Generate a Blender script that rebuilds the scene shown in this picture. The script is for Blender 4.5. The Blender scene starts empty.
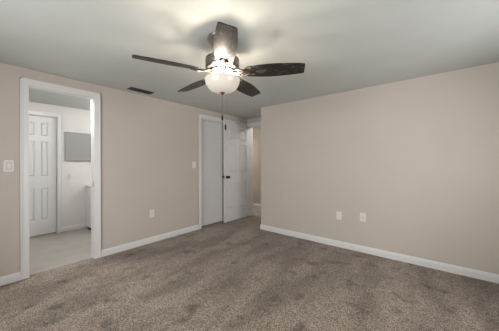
import bpy, bmesh, math, random
from mathutils import Matrix, Vector
random.seed(4)
PI = math.pi
S = bpy.context.scene
C = S.collection

# ------------------------------------------------------------------ camera
CAM_F, YAW, HORIZON = 225.8, .685, 162.75
cd = bpy.data.cameras.new('camera')
cam = bpy.data.objects.new('camera', cd); C.objects.link(cam)
cd.sensor_fit = 'HORIZONTAL'; cd.sensor_width = 36
cd.lens = CAM_F / 499 * 36
cd.shift_y = -(165.5 - HORIZON) / 499
cd.clip_start = .02
cam.matrix_world = (Matrix.Translation((0, 0, 1.23)) @ Matrix.Rotation(YAW, 4, 'Z')
                    @ Matrix.Rotation(PI/2, 4, 'X') @ Matrix.Rotation(-.0025, 4, 'Z'))
S.camera = cam

# ------------------------------------------------------------------ world, daylight, exposure
S.view_settings.view_transform = 'Standard'
S.view_settings.look = 'None'
S.view_settings.exposure = 0.0
S.view_settings.gamma = 1
S.view_settings.use_curve_mapping = False
W = bpy.data.worlds.new('sky'); S.world = W; W.use_nodes = True
bg = W.node_tree.nodes['Background']
bg.inputs[0].default_value = (.62, .75, 1, 1); bg.inputs[1].default_value = 1.0

def area(name, loc, rot, sx, sy, power, col):
    l = bpy.data.lights.new(name, 'AREA'); l.shape = 'RECTANGLE'
    l.size, l.size_y, l.energy, l.color = sx, sy, power, col
    o = bpy.data.objects.new(name, l); C.objects.link(o)
    o.location = loc; o.rotation_euler = rot
    return o
# daylight standing in the two windows of the bedroom (behind the camera)
area('daylight_side', (1.78, 1.75, 1.30), (0, PI/2, 0), 1.3, 1.5, 79, (1, .995, .985))
area('daylight_back', (-1.3, -1.58, 1.30), (PI/2, 0, 0), 2.0, 1.3, 114, (1, .995, .985))

BOWL_EMIT = .27
BULB_POWER = 14
BATH_EMIT = 105
GLOBE_EMIT = 90
HALL_EMIT = 170
DOOR_EMIT = 50

# ------------------------------------------------------------------ materials
def mat(name, col, rough=.5, metal=0, spec=.5, noise=0, nscale=40, bump=0, bscale=200, coat=0):
    m = bpy.data.materials.new(name); m.use_nodes = True
    nt = m.node_tree; b = nt.nodes['Principled BSDF']
    b.inputs['Base Color'].default_value = (*col, 1)
    b.inputs['Roughness'].default_value = rough
    b.inputs['Metallic'].default_value = metal
    b.inputs['Specular IOR Level'].default_value = spec
    b.inputs['Coat Weight'].default_value = coat
    tc = nt.nodes.new('ShaderNodeTexCoord')
    if noise:
        n = nt.nodes.new('ShaderNodeTexNoise'); n.inputs['Scale'].default_value = nscale
        n.inputs['Detail'].default_value = 3
        nt.links.new(tc.outputs['Object'], n.inputs['Vector'])
        r = nt.nodes.new('ShaderNodeValToRGB')
        r.color_ramp.elements[0].position = .3; r.color_ramp.elements[1].position = .7
        r.color_ramp.elements[0].color = (*[c*(1-noise) for c in col], 1)
        r.color_ramp.elements[1].color = (*[min(1, c*(1+noise)) for c in col], 1)
        nt.links.new(n.outputs['Fac'], r.inputs[0]); nt.links.new(r.outputs[0], b.inputs['Base Color'])
    if bump:
        n = nt.nodes.new('ShaderNodeTexNoise'); n.inputs['Scale'].default_value = bscale
        n.inputs['Detail'].default_value = 4
        nt.links.new(tc.outputs['Object'], n.inputs['Vector'])
        bp = nt.nodes.new('ShaderNodeBump'); bp.inputs['Strength'].default_value = bump
        bp.inputs['Distance'].default_value = .002
        nt.links.new(n.outputs['Fac'], bp.inputs['Height']); nt.links.new(bp.outputs[0], b.inputs['Normal'])
    return m

def emit(name, col, strength, base=(.9, .88, .84)):
    m = mat(name, base, .25)
    b = m.node_tree.nodes['Principled BSDF']
    b.inputs['Emission Color'].default_value = (*col, 1)
    b.inputs['Emission Strength'].default_value = strength
    return m

def carpet_mat():
    m = bpy.data.materials.new('carpet'); m.use_nodes = True
    nt = m.node_tree; N = nt.nodes; L = nt.links; b = N['Principled BSDF']
    b.inputs['Roughness'].default_value = 1; b.inputs['Specular IOR Level'].default_value = .05
    b.inputs['Sheen Weight'].default_value = .15
    tc = N.new('ShaderNodeTexCoord')
    def noise(scale, detail, vec=None, rough=.55):
        n = N.new('ShaderNodeTexNoise'); n.inputs['Scale'].default_value = scale
        n.inputs['Detail'].default_value = detail; n.inputs['Roughness'].default_value = rough
        L.new(vec or tc.outputs['Object'], n.inputs['Vector']); return n.outputs['Fac']
    def ramp(f, p0, c0, p1, c1):
        r = N.new('ShaderNodeValToRGB'); e = r.color_ramp.elements
        e[0].position, e[1].position = p0, p1; e[0].color = (*c0, 1); e[1].color = (*c1, 1)
        L.new(f, r.inputs[0]); return r.outputs[0]
    def mul(a, c):
        x = N.new('ShaderNodeMix'); x.data_type = 'RGBA'; x.blend_type = 'MULTIPLY'; x.inputs[0].default_value = 1
        L.new(a, x.inputs[6]); L.new(c, x.inputs[7]); return x.outputs[2]
    # tufts: two tones of twisted yarn
    vo = N.new('ShaderNodeTexVoronoi'); vo.inputs['Scale'].default_value = 190
    L.new(tc.outputs['Object'], vo.inputs['Vector'])
    sp = N.new('ShaderNodeSeparateColor'); L.new(vo.outputs['Color'], sp.inputs[0])
    base = ramp(sp.outputs[0], .08, (.080, .060, .045), .92, (.445, .356, .284))
    # brushed nap: long soft streaks where the vacuum and feet turned the pile
    mp = N.new('ShaderNodeMapping'); mp.inputs['Rotation'].default_value = (0, 0, .12)
    mp.inputs['Scale'].default_value = (2.2, .75, 1)
    L.new(tc.outputs['Object'], mp.inputs['Vector'])
    nap = ramp(noise(1.5, 4, mp.outputs[0]), .40, (.66, .645, .63), .58, (1, 1, 1))
    # scuffs and dents with a shape of their own
    foot = ramp(noise(5.5, 2, None, .4), .60, (1, 1, 1), .72, (.58, .56, .55))
    L.new(mul(mul(base, nap), foot), b.inputs['Base Color'])
    bp = N.new('ShaderNodeBump'); bp.inputs['Strength'].default_value = .9; bp.inputs['Distance'].default_value = .012
    L.new(noise(70, 3), bp.inputs['Height']); L.new(bp.outputs[0], b.inputs['Normal'])
    return m

def wood_mat():
    m = bpy.data.materials.new('espresso_wood'); m.use_nodes = True
    nt = m.node_tree; N = nt.nodes; L = nt.links; b = N['Principled BSDF']
    tc = N.new('ShaderNodeTexCoord'); mp = N.new('ShaderNodeMapping')
    mp.inputs['Scale'].default_value = (7, 26, 26)
    L.new(tc.outputs['Object'], mp.inputs['Vector'])
    n = N.new('ShaderNodeTexNoise'); n.inputs['Scale'].default_value = 2.6; n.inputs['Detail'].default_value = 5
    n.inputs['Distortion'].default_value = 1.4
    L.new(mp.outputs[0], n.inputs['Vector'])
    r = N.new('ShaderNodeValToRGB'); e = r.color_ramp.elements
    e[0].position, e[1].position = .55, .72; e[0].color = (.005, .0045, .0042, 1); e[1].color = (.15, .13, .118, 1)
    L.new(n.outputs['Fac'], r.inputs[0]); L.new(r.outputs[0], b.inputs['Base Color'])
    b.inputs['Roughness'].default_value = .45; b.inputs['Specular IOR Level'].default_value = .2; b.inputs['Coat Weight'].default_value = .5; b.inputs['Coat Roughness'].default_value = .45
    bp = N.new('ShaderNodeBump'); bp.inputs['Strength'].default_value = .25; bp.inputs['Distance'].default_value = .001
    L.new(n.outputs['Fac'], bp.inputs['Height']); L.new(bp.outputs[0], b.inputs['Normal'])
    return m

def vinyl_mat():
    m = bpy.data.materials.new('pale_tile'); m.use_nodes = True
    nt = m.node_tree; N = nt.nodes; L = nt.links; b = N['Principled BSDF']
    tc = N.new('ShaderNodeTexCoord'); br = N.new('ShaderNodeTexBrick')
    br.inputs['Color1'].default_value = (.330, .300, .264, 1); br.inputs['Color2'].default_value = (.345, .313, .276, 1)
    br.inputs['Mortar'].default_value = (.315, .284, .25, 1)
    br.inputs['Scale'].default_value = 1; br.inputs['Mortar Size'].default_value = .004
    br.inputs['Brick Width'].default_value = .6; br.inputs['Row Height'].default_value = .3
    L.new(tc.outputs['Object'], br.inputs['Vector'])
    n = N.new('ShaderNodeTexNoise'); n.inputs['Scale'].default_value = 6; n.inputs['Detail'].default_value = 5
    L.new(tc.outputs['Object'], n.inputs['Vector'])
    r = N.new('ShaderNodeValToRGB'); e = r.color_ramp.elements
    e[0].position, e[1].position = .3, .7; e[0].color = (.88, .87, .86, 1); e[1].color = (1, 1, 1, 1)
    L.new(n.outputs['Fac'], r.inputs[0])
    x = N.new('ShaderNodeMix'); x.data_type = 'RGBA'; x.blend_type = 'MULTIPLY'; x.inputs[0].default_value = 1
    L.new(br.outputs[0], x.inputs[6]); L.new(r.outputs[0], x.inputs[7]); L.new(x.outputs[2], b.inputs['Base Color'])
    b.inputs['Roughness'].default_value = .45
    return m

def glass_mat():
    m = bpy.data.materials.new('window_glass'); m.use_nodes = True
    nt = m.node_tree; N = nt.nodes; L = nt.links; N.remove(N['Principled BSDF'])
    t = N.new('ShaderNodeBsdfTransparent'); g = N.new('ShaderNodeBsdfGlossy'); g.inputs['Roughness'].default_value = .02
    f = N.new('ShaderNodeFresnel'); f.inputs[0].default_value = 1.3
    x = N.new('ShaderNodeMixShader'); L.new(f.outputs[0], x.inputs[0]); L.new(t.outputs[0], x.inputs[1]); L.new(g.outputs[0], x.inputs[2])
    L.new(x.outputs[0], N['Material Output'].inputs[0])
    return m

M = dict(
    wall=mat('beige_paint', (.475, .424, .374), .6, spec=.25, noise=.015, nscale=3, bump=.12, bscale=160),
    bathwall=mat('pale_grey_paint', (.66, .635, .61), .6, spec=.25, bump=.12, bscale=160),
    ceil=mat('ceiling_paint', (.525, .550, .525), .75, spec=.2, noise=.02, nscale=5, bump=.3, bscale=60),
    white=mat('white_trim_paint', (.63, .62, .60), .35),
    door=mat('white_door_paint', (.60, .59, .575), .38),
    cab=mat('white_cabinet_paint', (.82, .81, .79), .35),
    hallfloor=mat('taupe_vinyl', (.21, .185, .17), .5, noise=.06, nscale=9),
    plate=mat('white_plastic', (.64, .625, .595), .3),
    slot=mat('dark_slot', (.02, .02, .02), .5),
    screw=mat('plated_screw', (.55, .53, .5), .35, 1),
    nickel=mat('brushed_nickel', (.46, .42, .39), .34, 1, bump=.1, bscale=90),
    iron=mat('satin_pewter', (.060, .053, .048), .5, 1),
    pewter=mat('dark_pewter', (.36, .33, .305), .32, 1, bump=.1, bscale=90),
    bronze=mat('oil_rubbed_bronze', (.030, .024, .020), .35, .8),
    brass=mat('antique_brass', (.24, .16, .09), .35, 1),
    ventm=mat('dark_grille', (.055, .050, .046), .5),
    ventin=mat('duct_black', (.012, .012, .012), .8),
    grey=mat('grey_panel', (.285, .277, .27), .4, noise=.02, nscale=4),
    black=mat('black_rubber', (.012, .012, .012), .6),
    steel=mat('chrome', (.6, .6, .6), .2, 1),
    carpet=carpet_mat(), wood=wood_mat(), vinyl=vinyl_mat(), glass=glass_mat(),
    bowl=emit('frosted_bowl', (1, .86, .68), BOWL_EMIT, (.50, .47, .43)),
    bathfill=emit('bath_fill', (.95, .98, 1), BATH_EMIT),
    doorfill=emit('entry_fill', (1, .96, .92), DOOR_EMIT),
    globe=emit('globe_fill', (.95, .98, 1), GLOBE_EMIT),
    hallfill=emit('hall_fill', (1, .97, .94), HALL_EMIT),
)

# ------------------------------------------------------------------ mesh helpers
def BM(): return bmesh.new()
def box(bm, x0, x1, y0, y1, z0, z1, bev=0):
    t = bmesh.new()
    bmesh.ops.create_cube(t, size=1)
    for v in t.verts:
        v.co = Vector(((x0+x1)/2+v.co.x*(x1-x0), (y0+y1)/2+v.co.y*(y1-y0), (z0+z1)/2+v.co.z*(z1-z0)))
    if bev: bmesh.ops.bevel(t, geom=t.edges[:], offset=bev, segments=2, affect='EDGES', profile=.6)
    merge(bm, t)
def merge(bm, t, mx=None):
    me = bpy.data.meshes.new('tmp')
    if mx: t.transform(mx)
    t.to_mesh(me); t.free(); bm.from_mesh(me); bpy.data.meshes.remove(me)
def lathe(bm, prof, n=40, axis='Z', mx=None):
    t = bmesh.new(); rings = []
    for r, z in prof:
        if r < 1e-6: rings.append([t.verts.new((0, 0, z))])
        else: rings.append([t.verts.new((r*math.cos(2*PI*i/n), r*math.sin(2*PI*i/n), z)) for i in range(n)])
    for a, b in zip(rings, rings[1:]):
        for i in range(n):
            j = (i+1) % n
            if len(a) == 1 and len(b) == 1: continue
            if len(a) == 1: t.faces.new((a[0], b[i], b[j]))
            elif len(b) == 1: t.faces.new((a[i], a[j], b[0]))
            else: t.faces.new((a[i], a[j], b[j], b[i]))
    if len(rings[0]) > 1: t.faces.new(rings[0][::-1])
    if len(rings[-1]) > 1: t.faces.new(rings[-1])
    bmesh.ops.recalc_face_normals(t, faces=t.faces[:])
    if axis == 'X': t.transform(Matrix.Rotation(PI/2, 4, 'Y'))
    merge(bm, t, mx)
def tube(bm, pts, rad, n=8, close=True):
    t = bmesh.new(); rings = []
    rads = rad if isinstance(rad, (list, tuple)) else [rad]*len(pts)
    pts = [Vector(p) for p in pts]
    for i, p in enumerate(pts):
        d = (pts[min(i+1, len(pts)-1)] - pts[max(i-1, 0)]).normalized()
        u = d.cross(Vector((0, 0, 1)) if abs(d.z) < .9 else Vector((1, 0, 0))).normalized(); w = d.cross(u)
        rings.append([t.verts.new(p + rads[i]*(math.cos(2*PI*k/n)*u + math.sin(2*PI*k/n)*w)) for k in range(n)])
    for a, b in zip(rings, rings[1:]):
        for i in range(n): t.faces.new((a[i], a[(i+1) % n], b[(i+1) % n], b[i]))
    t.faces.new(rings[0][::-1]); t.faces.new(rings[-1])
    bmesh.ops.recalc_face_normals(t, faces=t.faces[:])
    merge(bm, t)
def obj(name, bm, m, parent=None, smooth=False, loc=None, rot=None):
    me = bpy.data.meshes.new(name); bm.to_mesh(me); bm.free()
    o = bpy.data.objects.new(name, me); C.objects.link(o)
    me.materials.append(m)
    if smooth:
        me.shade_smooth(); me.set_sharp_from_angle(angle=math.radians(38))
    if parent: o.parent = parent
    if loc: o.location = loc
    if rot: o.rotation_euler = rot
    return o
def struct(name, bm, m, label=None, cat=None, **k):
    o = obj(name, bm, m, **k); o['kind'] = 'structure'
    if label: o['label'] = label
    if cat: o['category'] = cat
    return o
def empty(name, label, cat, loc=(0, 0, 0), rotz=0, group=None, kind=None):
    o = bpy.data.objects.new(name, None); C.objects.link(o); o.empty_display_size = .05
    o.location = loc; o.rotation_euler = (0, 0, rotz); o['label'] = label; o['category'] = cat
    if group: o['group'] = group
    if kind: o['kind'] = kind
    return o

# ------------------------------------------------------------------ dimensions
XL, YR, H = -3.385, 3.378, 2.247
XC = -2.484            # outside corner of the right wall
YE = 4.05              # wall with the entry door
YH = 5.0               # far wall of the hall
XB = -5.15             # far wall of the bathroom
XE, YB = 1.62, -1.42   # side and back wall behind the camera
T = .115
DH = 2.075             # head of the door openings
BT = .0865             # baseboard height
BA0, BA1 = .378, .988  # bathroom opening
CL0, CL1 = 2.700, 3.940  # closet opening
EN0, EN1 = -3.315, -2.505  # entry opening
CW, CT = .065, .016    # casing width, thickness

# ------------------------------------------------------------------ room shell
b = BM(); box(b, XL-.06, XE+T, YB-T, YE+.05, -.06, 0); box(b, -4.2, XL-.06, 2.5+T, YE+.05, -.06, 0)
struct('floor', b, M['carpet'], 'brown speckled carpet covering the bedroom floor', 'floor')
b = BM(); box(b, XB-T, XL-.06, -.6-T, 2.5+T, -.06, -.002)
struct('floor_bathroom', b, M['vinyl'], 'pale beige tile floor beyond the bathroom doorway', 'floor')
b = BM(); box(b, -6.2, -1.1, YE+.05, YH+T, -.06, -.002)
struct('floor_hall', b, M['hallfloor'], 'pale hall floor beyond the entry doorway', 'floor')
b = BM(); box(b, -6.2-T, XE+T, YB-T, YH+T, H, H+.06)
struct('ceiling', b, M['ceil'], 'flat off-white ceiling with the fan hanging from it', 'ceiling')

b = BM()
for y0, y1, z0, z1 in ((YB-T, BA0, 0, H), (BA0, BA1, DH, H), (BA1, CL0, 0, H), (CL0, CL1, DH, H), (CL1, YE, 0, H)):
    box(b, XL-T, XL, y0, y1, z0, z1)
struct('wall_left', b, M['wall'], 'beige wall with the bathroom and closet doorways', 'wall')
b = BM(); box(b, XC, XE+T, YR, YR+T, 0, H); box(b, XC, XC+T, YR+T, YE, 0, H)
struct('wall_right', b, M['wall'], 'plain beige wall filling the right half of the room', 'wall')
b = BM(); box(b, -6.2, EN0, YE, YE+T, 0, H); box(b, EN0, EN1, YE, YE+T, DH, H); box(b, EN1, -1.1, YE, YE+T, 0, H)
struct('wall_entry', b, M['wall'], 'beige wall around the entry doorway in the alcove', 'wall')
b = BM(); box(b, -6.2, -1.1, YH, YH+T, 0, H); box(b, -6.2-T, -6.2, YE, YH+T, 0, H); box(b, -1.1, -1.1+T, YE, YH+T, 0, H)
struct('wall_hall', b, M['wall'], 'beige hall wall seen past the open entry door', 'wall')
# bathroom shell: far wall with its own door opening, side walls
BD0, BD1 = .425, .945
b = BM()
for y0, y1, z0, z1 in ((-.6-T, BD0, 0, H), (BD0, BD1, DH-.03, H), (BD1, 2.5+T, 0, H)):
    box(b, XB-T, XB, y0, y1, z0, z1)
box(b, XB-T-.02, XB-T, BD0-.1, BD1+.1, 0, H)
struct('wall_bathroom_back', b, M['bathwall'], 'pale wall at the back of the bathroom', 'wall')
b = BM(); box(b, XB, XL-T, -.6-T, -.6, 0, H); box(b, XB, XL-T, 2.5, 2.5+T, 0, H)
struct('wall_bathroom_side', b, M['bathwall'], 'pale side walls of the bathroom', 'wall')
b = BM(); box(b, -4.15-T, -4.15, 2.5+T, YE, 0, H)
box(b, -4.15, XL-T, YE-.01, YE, 0, H)
struct('wall_closet', b, M['wall'], 'back wall of the closet', 'wall')
# bedroom walls behind the camera, each with a window opening
WS0, WS1, WZ0, WZ1 = 1.0, 2.5, .70, 1.95
b = BM()
for y0, y1, z0, z1 in ((YB-T, WS0, 0, H), (WS1, YR, 0, H), (WS0, WS1, 0, WZ0), (WS0, WS1, WZ1, H)):
    box(b, XE, XE+T, y0, y1, z0, z1)
struct('wall_side', b, M['wall'], 'beige wall with a window beside the camera', 'wall')
WB0, WB1 = -2.3, -.3
b = BM()
for x0, x1, z0, z1 in ((XL, WB0, 0, H), (WB1, XE, 0, H), (WB0, WB1, 0, WZ0), (WB0, WB1, WZ1, H)):
    box(b, x0, x1, YB-T, YB, z0, z1)
struct('wall_back', b, M['wall'], 'beige wall with a wide window behind the camera', 'wall')

# ------------------------------------------------------------------ windows
def window(name, w, label, mx):
    b = BM(); f = .045
    box(b, 0, w, 0, .07, 0, f, .004); box(b, 0, w, 0, .07, WZ1-WZ0-f, WZ1-WZ0, .004)
    box(b, 0, f, 0, .07, f, WZ1-WZ0-f, .004); box(b, w-f, w, 0, .07, f, WZ1-WZ0-f, .004)
    box(b, f, w-f, .01, .06, (WZ1-WZ0)/2-.02, (WZ1-WZ0)/2+.02, .003)
    o = struct(name, b, M['white'], label, 'window'); o.matrix_world = mx
    b = BM(); box(b, f, w-f, .030, .036, f, WZ1-WZ0-f); obj('pane', b, M['glass'], o)
    b = BM(); box(b, -.04, w+.04, -.09, -.001, -.03, .0, .004); obj('sill', b, M['white'], o)
window('window_1', WS1-WS0, 'white framed window in the side wall', Matrix.Translation((XE+.03, WS1, WZ0)) @ Matrix.Rotation(-PI/2, 4, 'Z'))
window('window_2', WB1-WB0, 'wide white framed window in the back wall', Matrix.Translation((WB1, YB-.03, WZ0)) @ Matrix.Rotation(PI, 4, 'Z'))

# ------------------------------------------------------------------ baseboards (profile: flat face, eased top)
def bb(b, p, q, side):
    """baseboard from p to q; side = unit normal into the room"""
    p, q, n = Vector((*p, 0)), Vector((*q, 0)), Vector((*side, 0))
    prof = [(0, .0), (.014, 0), (.014, BT*.72), (.011, BT*.80), (.0105, BT*.9), (.006, BT), (0, BT)]
    t = bmesh.new()
    A = [t.verts.new(p+n*d+Vector((0, 0, z))) for d, z in prof]; B = [t.verts.new(q+n*d+Vector((0, 0, z))) for d, z in prof]
    for i in range(len(prof)):
        j = (i+1) % len(prof); t.faces.new((A[i], A[j], B[j], B[i]))
    t.faces.new(A); t.faces.new(B[::-1]); bmesh.ops.recalc_face_normals(t, faces=t.faces[:])
    merge(b, t)
b = BM(); bb(b, (XL, YB), (XL, BA0-CW), (1, 0)); bb(b, (XL, BA1+CW), (XL, CL0-CW), (1, 0))
struct('baseboard_left', b, M['white'], 'white baseboard along the left wall', 'baseboard')
b = BM(); bb(b, (XC-.014, YR), (XE, YR), (0, -1)); bb(b, (XC, YR), (XC, YE-CT), (-1, 0))
struct('baseboard_right', b, M['white'], 'white baseboard along the right wall', 'baseboard')
b = BM(); bb(b, (-6.2, YH), (-1.1, YH), (0, -1))
struct('baseboard_hall', b, M['white'], 'white baseboard along the hall wall', 'baseboard')
b = BM(); bb(b, (XB, BD1+CW), (XB, 2.5), (1, 0)); bb(b, (XB, -.6), (XB, BD0-CW), (1, 0))
struct('baseboard_bathroom', b, M['white'], 'white baseboard along the bathroom back wall', 'baseboard')
b = BM(); bb(b, (XL, YB), (XE, YB), (0, 1)); bb(b, (XE, YB), (XE, YR), (-1, 0))
struct('baseboard_back', b, M['white'], 'white baseboards behind the camera', 'baseboard')

# ------------------------------------------------------------------ casings and jambs
def casing(name, a0, a1, head, mx, label, depth=T, jamb=True, j=.012):
    """local: x along the wall, y into the wall, z up; wall face at y=0"""
    b = BM(); e = .003
    for x0, x1 in ((a0-CW, a0+e), (a1-e, a1+CW)):
        box(b, x0, x1, -CT, 0, 0, head+CW, .004)
        xi = x0+CW*.78 if x0 < a0-e*2 else x1-CW*.78
    box(b, a0-CW+.002, a1+CW-.002, -CT+.0005, -.0005, head-e, head+CW-.001, .004)
    # back band on the outer edge
    box(b, a0-CW, a0-CW+.014, -CT-.005, -.0005, 0, head+CW, .002)
    box(b, a1+CW-.014, a1+CW, -CT-.005, -.0005, 0, head+CW, .002)
    box(b, a0-CW, a1+CW, -CT-.005, -.0005, head+CW-.014, head+CW, .002)
    if jamb:
        box(b, a0-.0005, a0+j, -.001, depth+.001, 0, head); box(b, a1-j, a1+.0005, -.001, depth+.001, 0, head)
        box(b, a0, a1, -.001, depth+.001, head-j, head+.0005)
        st = j*.6
        for x0, x1 in ((a0+j, a0+j+st), (a1-j-st, a1-j)): box(b, x0, x1, .045, .075, 0, head-j)
        box(b, a0+j, a1-j, .045, .075, head-j-st, head-j)
    o = struct(name, b, M['white'], label, 'door trim'); o.matrix_world = mx
    return o
LW = Matrix.Translation((XL, 0, 0)) @ Matrix.Rotation(PI/2, 4, 'Z')     # x->+Y, y->-X
t1 = casing('trim_1', BA0, BA1, DH, LW, 'white casing around the bathroom doorway', j=.005)
b = BM(); box(b, BA1-.0068, BA1-.0048, .012, .040, .93, 1.0, .0008); obj('strike_plate', b, M['pewter'], t1)
# closet casing has jamb boards but no stop
t2 = casing('trim_2', CL0, CL1, DH, LW, 'white casing around the closet doorway', jamb=False)
b = BM(); box(b, CL0-.0005, CL0+.012, -.001, T+.001, 0, DH); box(b, CL1-.012, CL1+.0005, -.001, T+.001, 0, DH); box(b, CL0, CL1, -.001, T+.001, DH-.012, DH+.0005)
obj('jamb', b, M['white'], t2)
EW = Matrix.Translation((0, YE, 0))
casing('trim_3', EN0, EN1, DH, EW, 'white casing around the entry doorway')
BW = Matrix.Translation((XB, 0, 0)) @ Matrix.Rotation(PI/2, 4, 'Z')
casing('trim_4', BD0, BD1, DH-.03, BW, 'white casing around the inner bathroom door')

# ------------------------------------------------------------------ doors
def six_panel(w, h, t=.035):
    b = BM(); d = .014
    st, mid = .112, .10 if w > .7 else .072
    pw = (w-2*st-mid)/2
    rows = [(.25, .80), (1.0, 1.60), (1.69, 1.925)]
    k = h/2.03; rows = [(a*k, c*k) for a, c in rows]
    cols = [(st, st+pw), (st+pw+mid, w-st)]
    box(b, 0.001, w-.001, d, t-d, .001, h-.001)
    for x0, x1 in ((0, st), (w-st, w)): box(b, x0, x1, 0, t, 0, h, .0012)
    for z0, z1 in ((0, rows[0][0]), (rows[0][1], rows[1][0]), (rows[1][1], rows[2][0]), (rows[2][1], h)): box(b, st-.001, w-st+.001, .0001, t-.0001, z0, z1)
    for z0, z1 in rows: box(b, st+pw, st+pw+mid, .0002, t-.0002, z0-.001, z1+.001)
    for x0, x1 in cols:
        for z0, z1 in rows:
            for s in (0, 1):
                ya, yb = (d, .0015) if s == 0 else (t-d, t-.0015)
                g, r = .013, .016
                q = [(x0+g, z0+g), (x1-g, z0+g), (x1-g, z1-g), (x0+g, z1-g)]
                p = [(x0+r+g, z0+r+g), (x1-r-g, z0+r+g), (x1-r-g, z1-r-g), (x0+r+g, z1-r-g)]
                tt = bmesh.new()
                A = [tt.verts.new((x, ya, z)) for x, z in q]; B = [tt.verts.new((x, yb, z)) for x, z in p]
                for i in range(4): tt.faces.new((A[i], A[(i+1) % 4], B[(i+1) % 4], B[i]))
                tt.faces.new(B); tt.faces.new(A[::-1]); bmesh.ops.recalc_face_normals(tt, faces=tt.faces[:]); merge(b, tt)
                # sticking bead round the recess
                for i in range(4):
                    c0, c1 = [(x0, z0), (x1, z0), (x1, z1), (x0, z1)][i], [(x1, z0), (x1, z1), (x0, z1), (x0, z0)][i]
                    tube(b, [(c0[0], ya, c0[1]), (c1[0], ya, c1[1])], .004, 6)
    return b
def knob_bm(sgn):
    b = BM()
    prof = [(0, 0), (.031, 0), (.032, .004), (.027, .010), (.013, .013), (.0115, .030), (.014, .036), (.025, .043), (.0295, .053), (.0285, .064), (.020, .071), (0, .073)]
    t = bmesh.new(); lathe(t, prof, 28)
    merge(b, t, Matrix.Rotation(PI/2*sgn, 4, 'X'))
    return b
# entry door, opened flat in front of the closet; hinges at the entry wall
DW, DHT = .795, 2.045
d3 = six_panel(DW, DHT)
# local x 0 = latch edge -> +Y ; local y 0 = face turned to the room (+X) -> -X
o = struct('door_3', d3, M['door'], 'open white six panel entry door with dark knob', 'door')
o.matrix_world = Matrix.Translation((-3.292, YE-.02-DW, .012)) @ Matrix.Rotation(PI/2, 4, 'Z')
k = obj('knob', knob_bm(1), M['bronze'], o, True, (.062, 0, .925)); k['label'] = 'dark bronze knob'
k = obj('knob', knob_bm(-1), M['bronze'], o, True, (.062, .035, .925)); k['label'] = 'dark bronze knob'
b = BM(); box(b, -.0012, .001, .006, .029, .895, .955, .0005); obj('latch_plate', b, M['bronze'], o)
for z in (.2, 1.02, 1.84):
    b = BM(); t = bmesh.new(); lathe(t, [(0, 0), (.006, 0), (.006, .09), (0, .09)], 12); merge(b, t, Matrix.Translation((DW+.006, .003, z-.045)))
    box(b, DW-.001, DW+.004, .003, .03, z-.045, z+.045); obj('hinge', b, M['door'], o)
# sliding closet slabs: the left one on the rear track, the right one in front of it
def slab(name, y0, y1, dx, label, pull):
    b = BM(); box(b, 0, y1-y0, 0, .030, 0, 2.045, .002)
    o = struct(name, b, M['door'], label, 'door'); o.matrix_world = Matrix.Translation((XL-dx, y0, .012)) @ Matrix.Rotation(PI/2, 4, 'Z')
    b = BM(); box(b, pull-.011, pull+.011, -.0015, .002, .895, .965, .001); box(b, pull-.006, pull+.006, -.002, .002, .905, .955)
    p = obj('finger_pull', b, M['bronze'], o); p['label'] = 'dark finger pull'
slab('door_1', CL0+.012, 3.335, .066, 'flat white sliding closet door left of the entry door', .012)
slab('door_2', 3.262, CL1-.012, .028, 'flat white sliding closet door behind the open entry door', .60)
b = BM(); box(b, CL0+.012, CL1-.012, .02, .1, DH-.014-.014, DH-.014, .001)
t = obj('door_track', b, M['white'], t2)
# inner bathroom door
b = six_panel(BD1-BD0-.03, 2.015)
o = struct('door_4', b, M['door'], 'closed white six panel door inside the bathroom', 'door')
o.matrix_world = Matrix.Translation((XB-.022, BD0+.015, .012)) @ Matrix.Rotation(PI/2, 4, 'Z')
obj('knob', knob_bm(1), M['bronze'], o, True, (.06, 0, .92))
# floor thresholds
b = BM(); box(b, XL-.075, XL-.048, BA0+.012, BA1-.012, -.003, .005, .002)
struct('trim_5', b, M['vinyl'], 'thin threshold strip between carpet and bathroom tile', 'threshold')

# ------------------------------------------------------------------ ceiling fan
FX, FY = -1.3465, 1.299
fan = empty('ceiling_fan', 'five-blade ceiling fan with dark wood blades and lit glass bowl hanging in the bedroom', 'ceiling fan', (FX, FY, H))
# heights below are world z minus H
def zz(z): return z-H
b = BM(); lathe(b, [(0, zz(H-.001)), (.122, zz(H-.001)), (.124, zz(2.235)), (.116, zz(2.222)), (.085, zz(2.200)), (.052, zz(2.182)), (.034, zz(2.172)), (.026, zz(2.168)), (0, zz(2.168))], 48)
obj('canopy', b, M['pewter'], fan, True)
b = BM(); lathe(b, [(0, zz(2.175)), (.013, zz(2.175)), (.013, zz(2.105)), (0, zz(2.105))], 20)
obj('downrod', b, M['pewter'], fan, True)
b = BM()
prof = [(0, zz(2.128)), (.030, zz(2.128)), (.034, zz(2.118)), (.070, zz(2.112)), (.104, zz(2.100)), (.122, zz(2.086))]
for i in range(4):      # cooling rings round the drum
    z = 2.080-i*.019; prof += [(.136, zz(z)), (.138, zz(z-.010)), (.131, zz(z-.012)), (.131, zz(z-.017))]
prof += [(.136, zz(2.004)), (.130, zz(1.992)), (.095, zz(1.985)), (0, zz(1.985))]
lathe(b, prof, 56); obj('motor_housing', b, M['pewter'], fan, True)
b = BM()
lathe(b, [(0, zz(1.986)), (.100, zz(1.986)), (.104, zz(1.975)), (.088, zz(1.962)), (.060, zz(1.956)), (.046, zz(1.945)), (.042, zz(1.915)), (.050, zz(1.905)), (0, zz(1.900))], 56)
for k in range(3):      # sockets of the three bulbs
    a = k*2*PI/3+.5
    tube(b, [(.040*math.cos(a), .040*math.sin(a), zz(1.925)), (.060*math.cos(a), .060*math.sin(a), zz(1.900))], .014, 10)
lk = obj('light_kit', b, M['iron'], fan, True)
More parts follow.
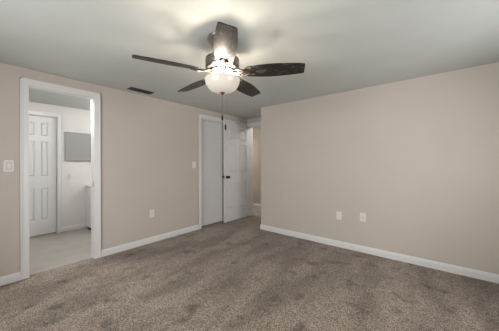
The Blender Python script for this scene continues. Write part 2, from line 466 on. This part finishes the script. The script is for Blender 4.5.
# three bulbs standing in the open bowl
for k in range(3):
    a = k*2*PI/3+.5
    l = bpy.data.lights.new('bulb', 'POINT'); l.energy = BULB_POWER; l.color = (1, .86, .70); l.shadow_soft_size = .022
    lo = bpy.data.objects.new('bulb', l); C.objects.link(lo); lo.location = (FX+.078*math.cos(a), FY+.078*math.sin(a), 1.896)
# glass bowl, open at the top
b = BM(); n = 14; R, D, RZ = .143, .106, 1.912
def bowl(o):
    r = [((R-o), zz(RZ)-o*0)]
    for i in range(1, n):
        a = i/n*PI/2; r.append(((R-o)*math.cos(a)**.72, zz(RZ)-(D-o)*math.sin(a)**1.1))
    return r + [(0, zz(RZ)-(D-o))]
t = bmesh.new(); lathe(t, bowl(0) , 56); 
bmesh.ops.delete(t, geom=[f for f in t.faces if len(f.verts) > 5], context='FACES')
merge(b, t)
t = bmesh.new(); lathe(t, bowl(.004), 56)
bmesh.ops.delete(t, geom=[f for f in t.faces if len(f.verts) > 5], context='FACES'); bmesh.ops.reverse_faces(t, faces=t.faces[:]); merge(b, t)
tube(b, [((R-.002)*math.cos(i*PI/28), (R-.002)*math.sin(i*PI/28), zz(RZ)) for i in range(57)], .0035, 8)
bo = obj('bowl_shade', b, M['bowl'], fan, True); bo['label'] = 'frosted glass bowl, lit'
b = BM(); zb = zz(RZ)-D
lathe(b, [(0, zb+.004), (.020, zb+.004), (.022, zb-.001), (.015, zb-.006), (.009, zb-.010), (.011, zb-.014), (.006, zb-.018), (0, zb-.019)], 24)
obj('finial', b, M['brass'], fan, True)
# blades
PITCH = math.radians(14)
RB0, RB1 = .190, .66
def half(u):                                    # half chord along the blade, u in 0..1
    return .054+.022*min(1, u/.38)**.7 - .020*max(0, (u-.42)/.58)**1.8
def blade_bm():
    t = bmesh.new(); n = 20; th = .0035; top, bot = [], []
    loop = []
    for i in range(n+1):
        u = i/n; loop.append((RB0+(RB1-RB0)*u, half(u)))
    pts = [(RB0-.0, .040)] + loop[1:-1] + [(RB1-.006, half(1)-.0005), (RB1, half(1)-.009)]
    pts = pts + [(x, -y) for x, y in pts[::-1]]
    a = [t.verts.new((x, y, th)) for x, y in pts]; c = [t.verts.new((x, y, -th)) for x, y in pts]
    t.faces.new(a); t.faces.new(c[::-1])
    for i in range(len(pts)):
        j = (i+1) % len(pts); t.faces.new((a[i], c[i], c[j], a[j]))
    bmesh.ops.recalc_face_normals(t, faces=t.faces[:])
    return t
ZB = zz(1.966)
A0 = -.153 + YAW
blade_me = br_me = med_me = None
for k in range(5):
    ang = A0 + k*2*PI/5
    if blade_me is None:
        o = obj('blade', blade_bm(), M['wood'], fan); blade_me = o.data
        # ornate blade iron: two scrolled arms from the hub to a plate under the blade root
        b = BM()
        for s in (-1, 1):
            pts = [(.092, s*.010, .012), (.120, s*.030, .004), (.150, s*.040, -.006), (.180, s*.034, -.010), (.212, s*.020, -.009), (.245, s*.026, -.008), (.262, s*.014, -.008)]
            tube(b, pts, [.009, .008, .007, .007, .008, .007, .005], 8)
            tube(b, [(.150+.016*math.cos(q), s*.022+.012*math.sin(q), -.007) for q in [i*PI/6 for i in range(12)]], .0045, 6)
        box(b, .085, .215, -.012, .012, -.010, -.004, .002)
        lathe(b, [(0, -.0105), (.020, -.0105), (.034, -.008), (.036, -.0036), (0, -.0036)], 24, mx=Matrix.Translation((.236, 0, 0)))
        br = obj('blade_iron', b, M['iron'], o, True); br_me = br.data
        b = BM()
        lathe(b, [(0, -.0135), (.010, -.013), (.019, -.0105), (.019, -.008), (0, -.008)], 20, mx=Matrix.Translation((.236, 0, 0)) @ Matrix.Diagonal((1.0, 1.25, 1, 1)))
        md = obj('medallion', b, M['bronze'], o, True); med_me = md.data
    else:
        o = bpy.data.objects.new('blade', blade_me); C.objects.link(o); o.parent = fan
        for nm, me in (('blade_iron', br_me), ('medallion', med_me)):
            p = bpy.data.objects.new(nm, me); C.objects.link(p); p.parent = o
    # +t side (counter-clockwise seen from above) is the lower one
    o.matrix_local = Matrix.Translation((0, 0, ZB)) @ Matrix.Rotation(ang, 4, 'Z') @ Matrix.Rotation(-PITCH, 4, 'X')
# pull chains
for dx, dy, z1, nm in ((.004, -.006, 1.622, 'short'), (.024, .010, 1.545, 'long')):
    b = BM(); z = zb-.018
    n = int((z-zz(z1))/.006)
    tube(b, [(dx, dy, z), (dx, dy, zz(z1))], .0011, 6)
    for i in range(n): lathe(b, [(0, .0016), (.0014, .0008), (.0014, -.0008), (0, -.0016)], 6, mx=Matrix.Translation((dx, dy, z-i*.006)))
    c = obj('pull_chain', b, M['brass'], fan)
    b = BM(); lathe(b, [(0, .002), (.004, 0), (.0075, -.010), (.0085, -.028), (.0070, -.042), (.003, -.048), (0, -.048)], 16)
    obj('chain_fob', b, M['bronze'], c, True, (dx, dy, zz(z1)))

# ------------------------------------------------------------------ ceiling vent
v = empty('ceiling_vent', 'dark rectangular ceiling vent with louvers near the left wall', 'vent', (-3.180, 1.490, H), 0)
hx, hy = .062, .160
b = BM()
for x0, x1, y0, y1 in ((-hx, hx, -hy, -hy+.016), (-hx, hx, hy-.016, hy), (-hx, -hx+.016, -hy+.016, hy-.016), (hx-.016, hx, -hy+.016, hy-.016)):
    box(b, x0, x1, y0, y1, -.010, -.0005, .002)
obj('frame', b, M['ventm'], v)
b = BM(); box(b, -hx+.012, hx-.012, -hy+.012, hy-.012, -.002, -.0005); obj('duct', b, M['ventin'], v)
for i in range(6):
    t = bmesh.new(); box(t, -.0085, .0085, -hy+.015, hy-.015, -.0008, .0008)
    b = BM(); merge(b, t, Matrix.Translation((-.038+i*.0152, 0, -.0062)) @ Matrix.Rotation(.42, 4, 'Y')); obj('louver', b, M['ventm'], v)

# ------------------------------------------------------------------ switches and outlets  (local: x along wall, -y into the room)
def plate(b, w, h): 
    t = bmesh.new(); bmesh.ops.create_cube(t, size=1)
    for q in t.verts: q.co = Vector((q.co.x*w, -.003+q.co.y*.006, q.co.z*h))
    bmesh.ops.bevel(t, geom=[e for e in t.edges if abs(e.verts[0].co.y-e.verts[1].co.y) > .001], offset=.006, segments=3, affect='EDGES')
    bmesh.ops.bevel(t, geom=[e for e in t.edges if e.verts[0].co.y < -.005 and e.verts[1].co.y < -.005], offset=.002, segments=2, affect='EDGES')
    merge(b, t)
def screws(par, zs):
    for z in zs:
        b = BM(); t = bmesh.new(); lathe(t, [(0, 0), (.003, 0), (.0025, .0012), (0, .0014)], 12); merge(b, t, Matrix.Translation((0, -.006, z)) @ Matrix.Rotation(PI/2, 4, 'X'))
        obj('screw', b, M['screw'], par)
def switch(loc, rot, label, w=.076, h=.120, toggle=False, group='wall switches'):
    s = empty('light_switch', label, 'light switch', loc, rot, group)
    b = BM(); plate(b, w, h); obj('plate', b, M['plate'], s)
    if toggle:
        b = BM(); box(b, -.005, .005, -.016, -.004, -.004, .014, .002); obj('toggle', b, M['plate'], s); screws(s, (-.03, .03))
    else:
        b = BM(); box(b, -.019, .019, -.0068, -.004, -.036, .036, .001); fr = obj('rocker_frame', b, M['slot'], s)
        t = bmesh.new(); box(t, -.0175, .0175, -.003, .004, -.0335, .0335, .0015)
        b = BM(); merge(b, t, Matrix.Translation((0, -.0075, 0)) @ Matrix.Rotation(.06, 4, 'X')); obj('rocker', b, M['plate'], s)
        screws(s, (-.048, .048))
    return s
def outlet(loc, rot, label, group):
    s = empty('wall_outlet', label, 'outlet', loc, rot, group)
    b = BM(); plate(b, .074, .118); obj('plate', b, M['plate'], s)
    for z in (-.020, .020):
        b = BM(); box(b, -.0165, .0165, -.0085, -.004, z-.014, z+.014, .003); so = obj('socket', b, M['plate'], s)
        b = BM()
        for x in (-.006, .006): box(b, x-.0011, x+.0011, -.0089, -.007, z-.002, z+.007)
        lathe(b, [(0, 0), (.0024, 0), (.0024, .002), (0, .002)], 10, mx=Matrix.Translation((0, -.007, z-.008)) @ Matrix.Rotation(PI/2, 4, 'X'))
        obj('slots', b, M['slot'], so)
    screws(s, (0,))
    return s
LR = PI/2        # facing +X
switch((XL, .232, 1.204), LR, 'white rocker switch on the left wall beside the bathroom doorway', .073, .118)
switch((XL, 2.546, 1.195), LR, 'white light switch beside the closet doorway', .072, .118, True)
switch((XB, 1.118, .990), LR, 'white light switch under the grey panel in the bathroom', .086, .125)
outlet((XL, 1.750, .447), LR, 'white outlet low on the left wall between the two doorways', 'wall outlets')
outlet((-1.075, YR, .455), 0, 'white outlet on the right wall, nearer the alcove corner', 'wall outlets')
cx = empty('cable_jack', 'white plate with dark centre jack on the right wall beside the outlet', 'wall jack', (-.757, YR, .480), 0)
b = BM(); plate(b, .074, .118); obj('plate', b, M['plate'], cx)
b = BM(); lathe(b, [(0, 0), (.0085, 0), (.0085, .004), (.0055, .005), (.0055, .013), (.003, .013), (0, .010)], 18, mx=Matrix.Translation((0, -.005, 0)) @ Matrix.Rotation(PI/2, 4, 'X'))
j = obj('jack', b, M['pewter'], cx); j['label'] = 'dark metal jack'
screws(cx, (-.042, .042))

# ------------------------------------------------------------------ bathroom things
g = empty('wall_panel', 'flat grey rectangular panel hung on the bathroom back wall', 'wall panel', (XB, 1.243, 1.530), LR)
b = BM(); box(b, -.200, .200, -.018, 0, -.262, .262, .003); obj('body', b, M['grey'], g)
b = BM()
for x0, x1, z0, z1 in ((-.2, .2, -.262, -.250), (-.2, .2, .254, .262), (-.2, -.192, -.25, .254), (.192, .2, -.25, .254)): box(b, x0, x1, -.024, -.0005, z0, z1, .002)
obj('frame', b, mat('panel_edge', (.22, .215, .21), .4), g)
# vanity with its side panel facing the doorway
va = empty('vanity', 'white bathroom vanity cabinet standing at the right of the bathroom', 'vanity', (XB+.016, 1.352, 0))
b = BM(); box(b, 0, .50, .0, .75, .045, .785, .003); obj('body', b, M['cab'], va)
b = BM(); box(b, 0, .515, -.008, .758, .785, .806, .004); obj('countertop', b, M['plate'], va)
for y0, y1 in ((.015, .370), (.380, .735)):
    b = BM(); box(b, .5005, .518, y0, y1, .07, .765, .003); d = obj('door', b, M['cab'], va)
    b = BM(); yk = y1-.05 if y0 < .2 else y0+.05
    lathe(b, [(0, 0), (.006, 0), (.005, .012), (.014, .018), (.013, .026), (0, .028)], 16, mx=Matrix.Translation((.518, yk, .62)) @ Matrix.Rotation(PI/2, 4, 'Y')); obj('pull', b, M['pewter'], d, True)
for x in (.184, .45):
    for y in (.020, .70):
        b = BM(); lathe(b, [(0, -.002), (.022, -.002), (.020, .01), (.016, .012), (.016, .046), (0, .046)], 16, mx=Matrix.Translation((x, y, 0))); obj('foot', b, M['black'], va)
# unseen ceiling lamps added to brighten the bathroom, hall and entry door
def flush(name, loc, m, label, r=.15):
    f = empty(name, label, 'fill light', loc)
    b = BM(); lathe(b, [(0, -.001), (r, -.001), (r, -.02), (r*.95, -.022), (0, -.022)], 36); obj('base', b, M['nickel'], f, True)
    b = BM(); lathe(b, [(r*.93, -.022), (r*.90, -.04), (r*.7, -.06), (r*.35, -.073), (0, -.077)], 36); obj('diffuser', b, m, f, True)
flush('fill_light', (-3.72, .80, H), M['bathfill'], 'added round ceiling fill light in the bathroom')  # added out of view to brighten the bathroom and the vanity side
vl = empty('bath_fill_light', 'added three-globe fill light on the bathroom side wall', 'wall light', (-4.3, 2.5, 1.95), 0)  # unseen globes added to light the bathroom ceiling and walls
b = BM(); box(b, -.28, .28, -.03, -.001, -.05, .05, .004); obj('backplate', b, M['nickel'], vl)
for x in (-.19, 0, .19):
    b = BM(); t = bmesh.new(); lathe(t, [(0, 0), (.024, 0), (.018, .03), (.018, .05), (0, .05)], 16); merge(b, t, Matrix.Translation((x, -.03, 0)) @ Matrix.Rotation(PI/2, 4, 'X')); a = obj('arm', b, M['nickel'], vl, True)
    b = BM(); t = bmesh.new(); bmesh.ops.create_uvsphere(t, u_segments=20, v_segments=12, radius=.055); merge(b, t, Matrix.Translation((x, -.125, 0))); obj('globe', b, M['globe'], a, True)
flush('fill_light', (-5.1, 4.58, H), M['hallfill'], 'added round ceiling fill light in the hall, left of the entry doorway')  # added unseen lamp, set far left to light the hall wall evenly
flush('fill_light', (-2.75, 4.50, H), M['doorfill'], 'added round ceiling fill light in the hall just beyond the entry doorway')  # second added lamp, put in to brighten the open entry door
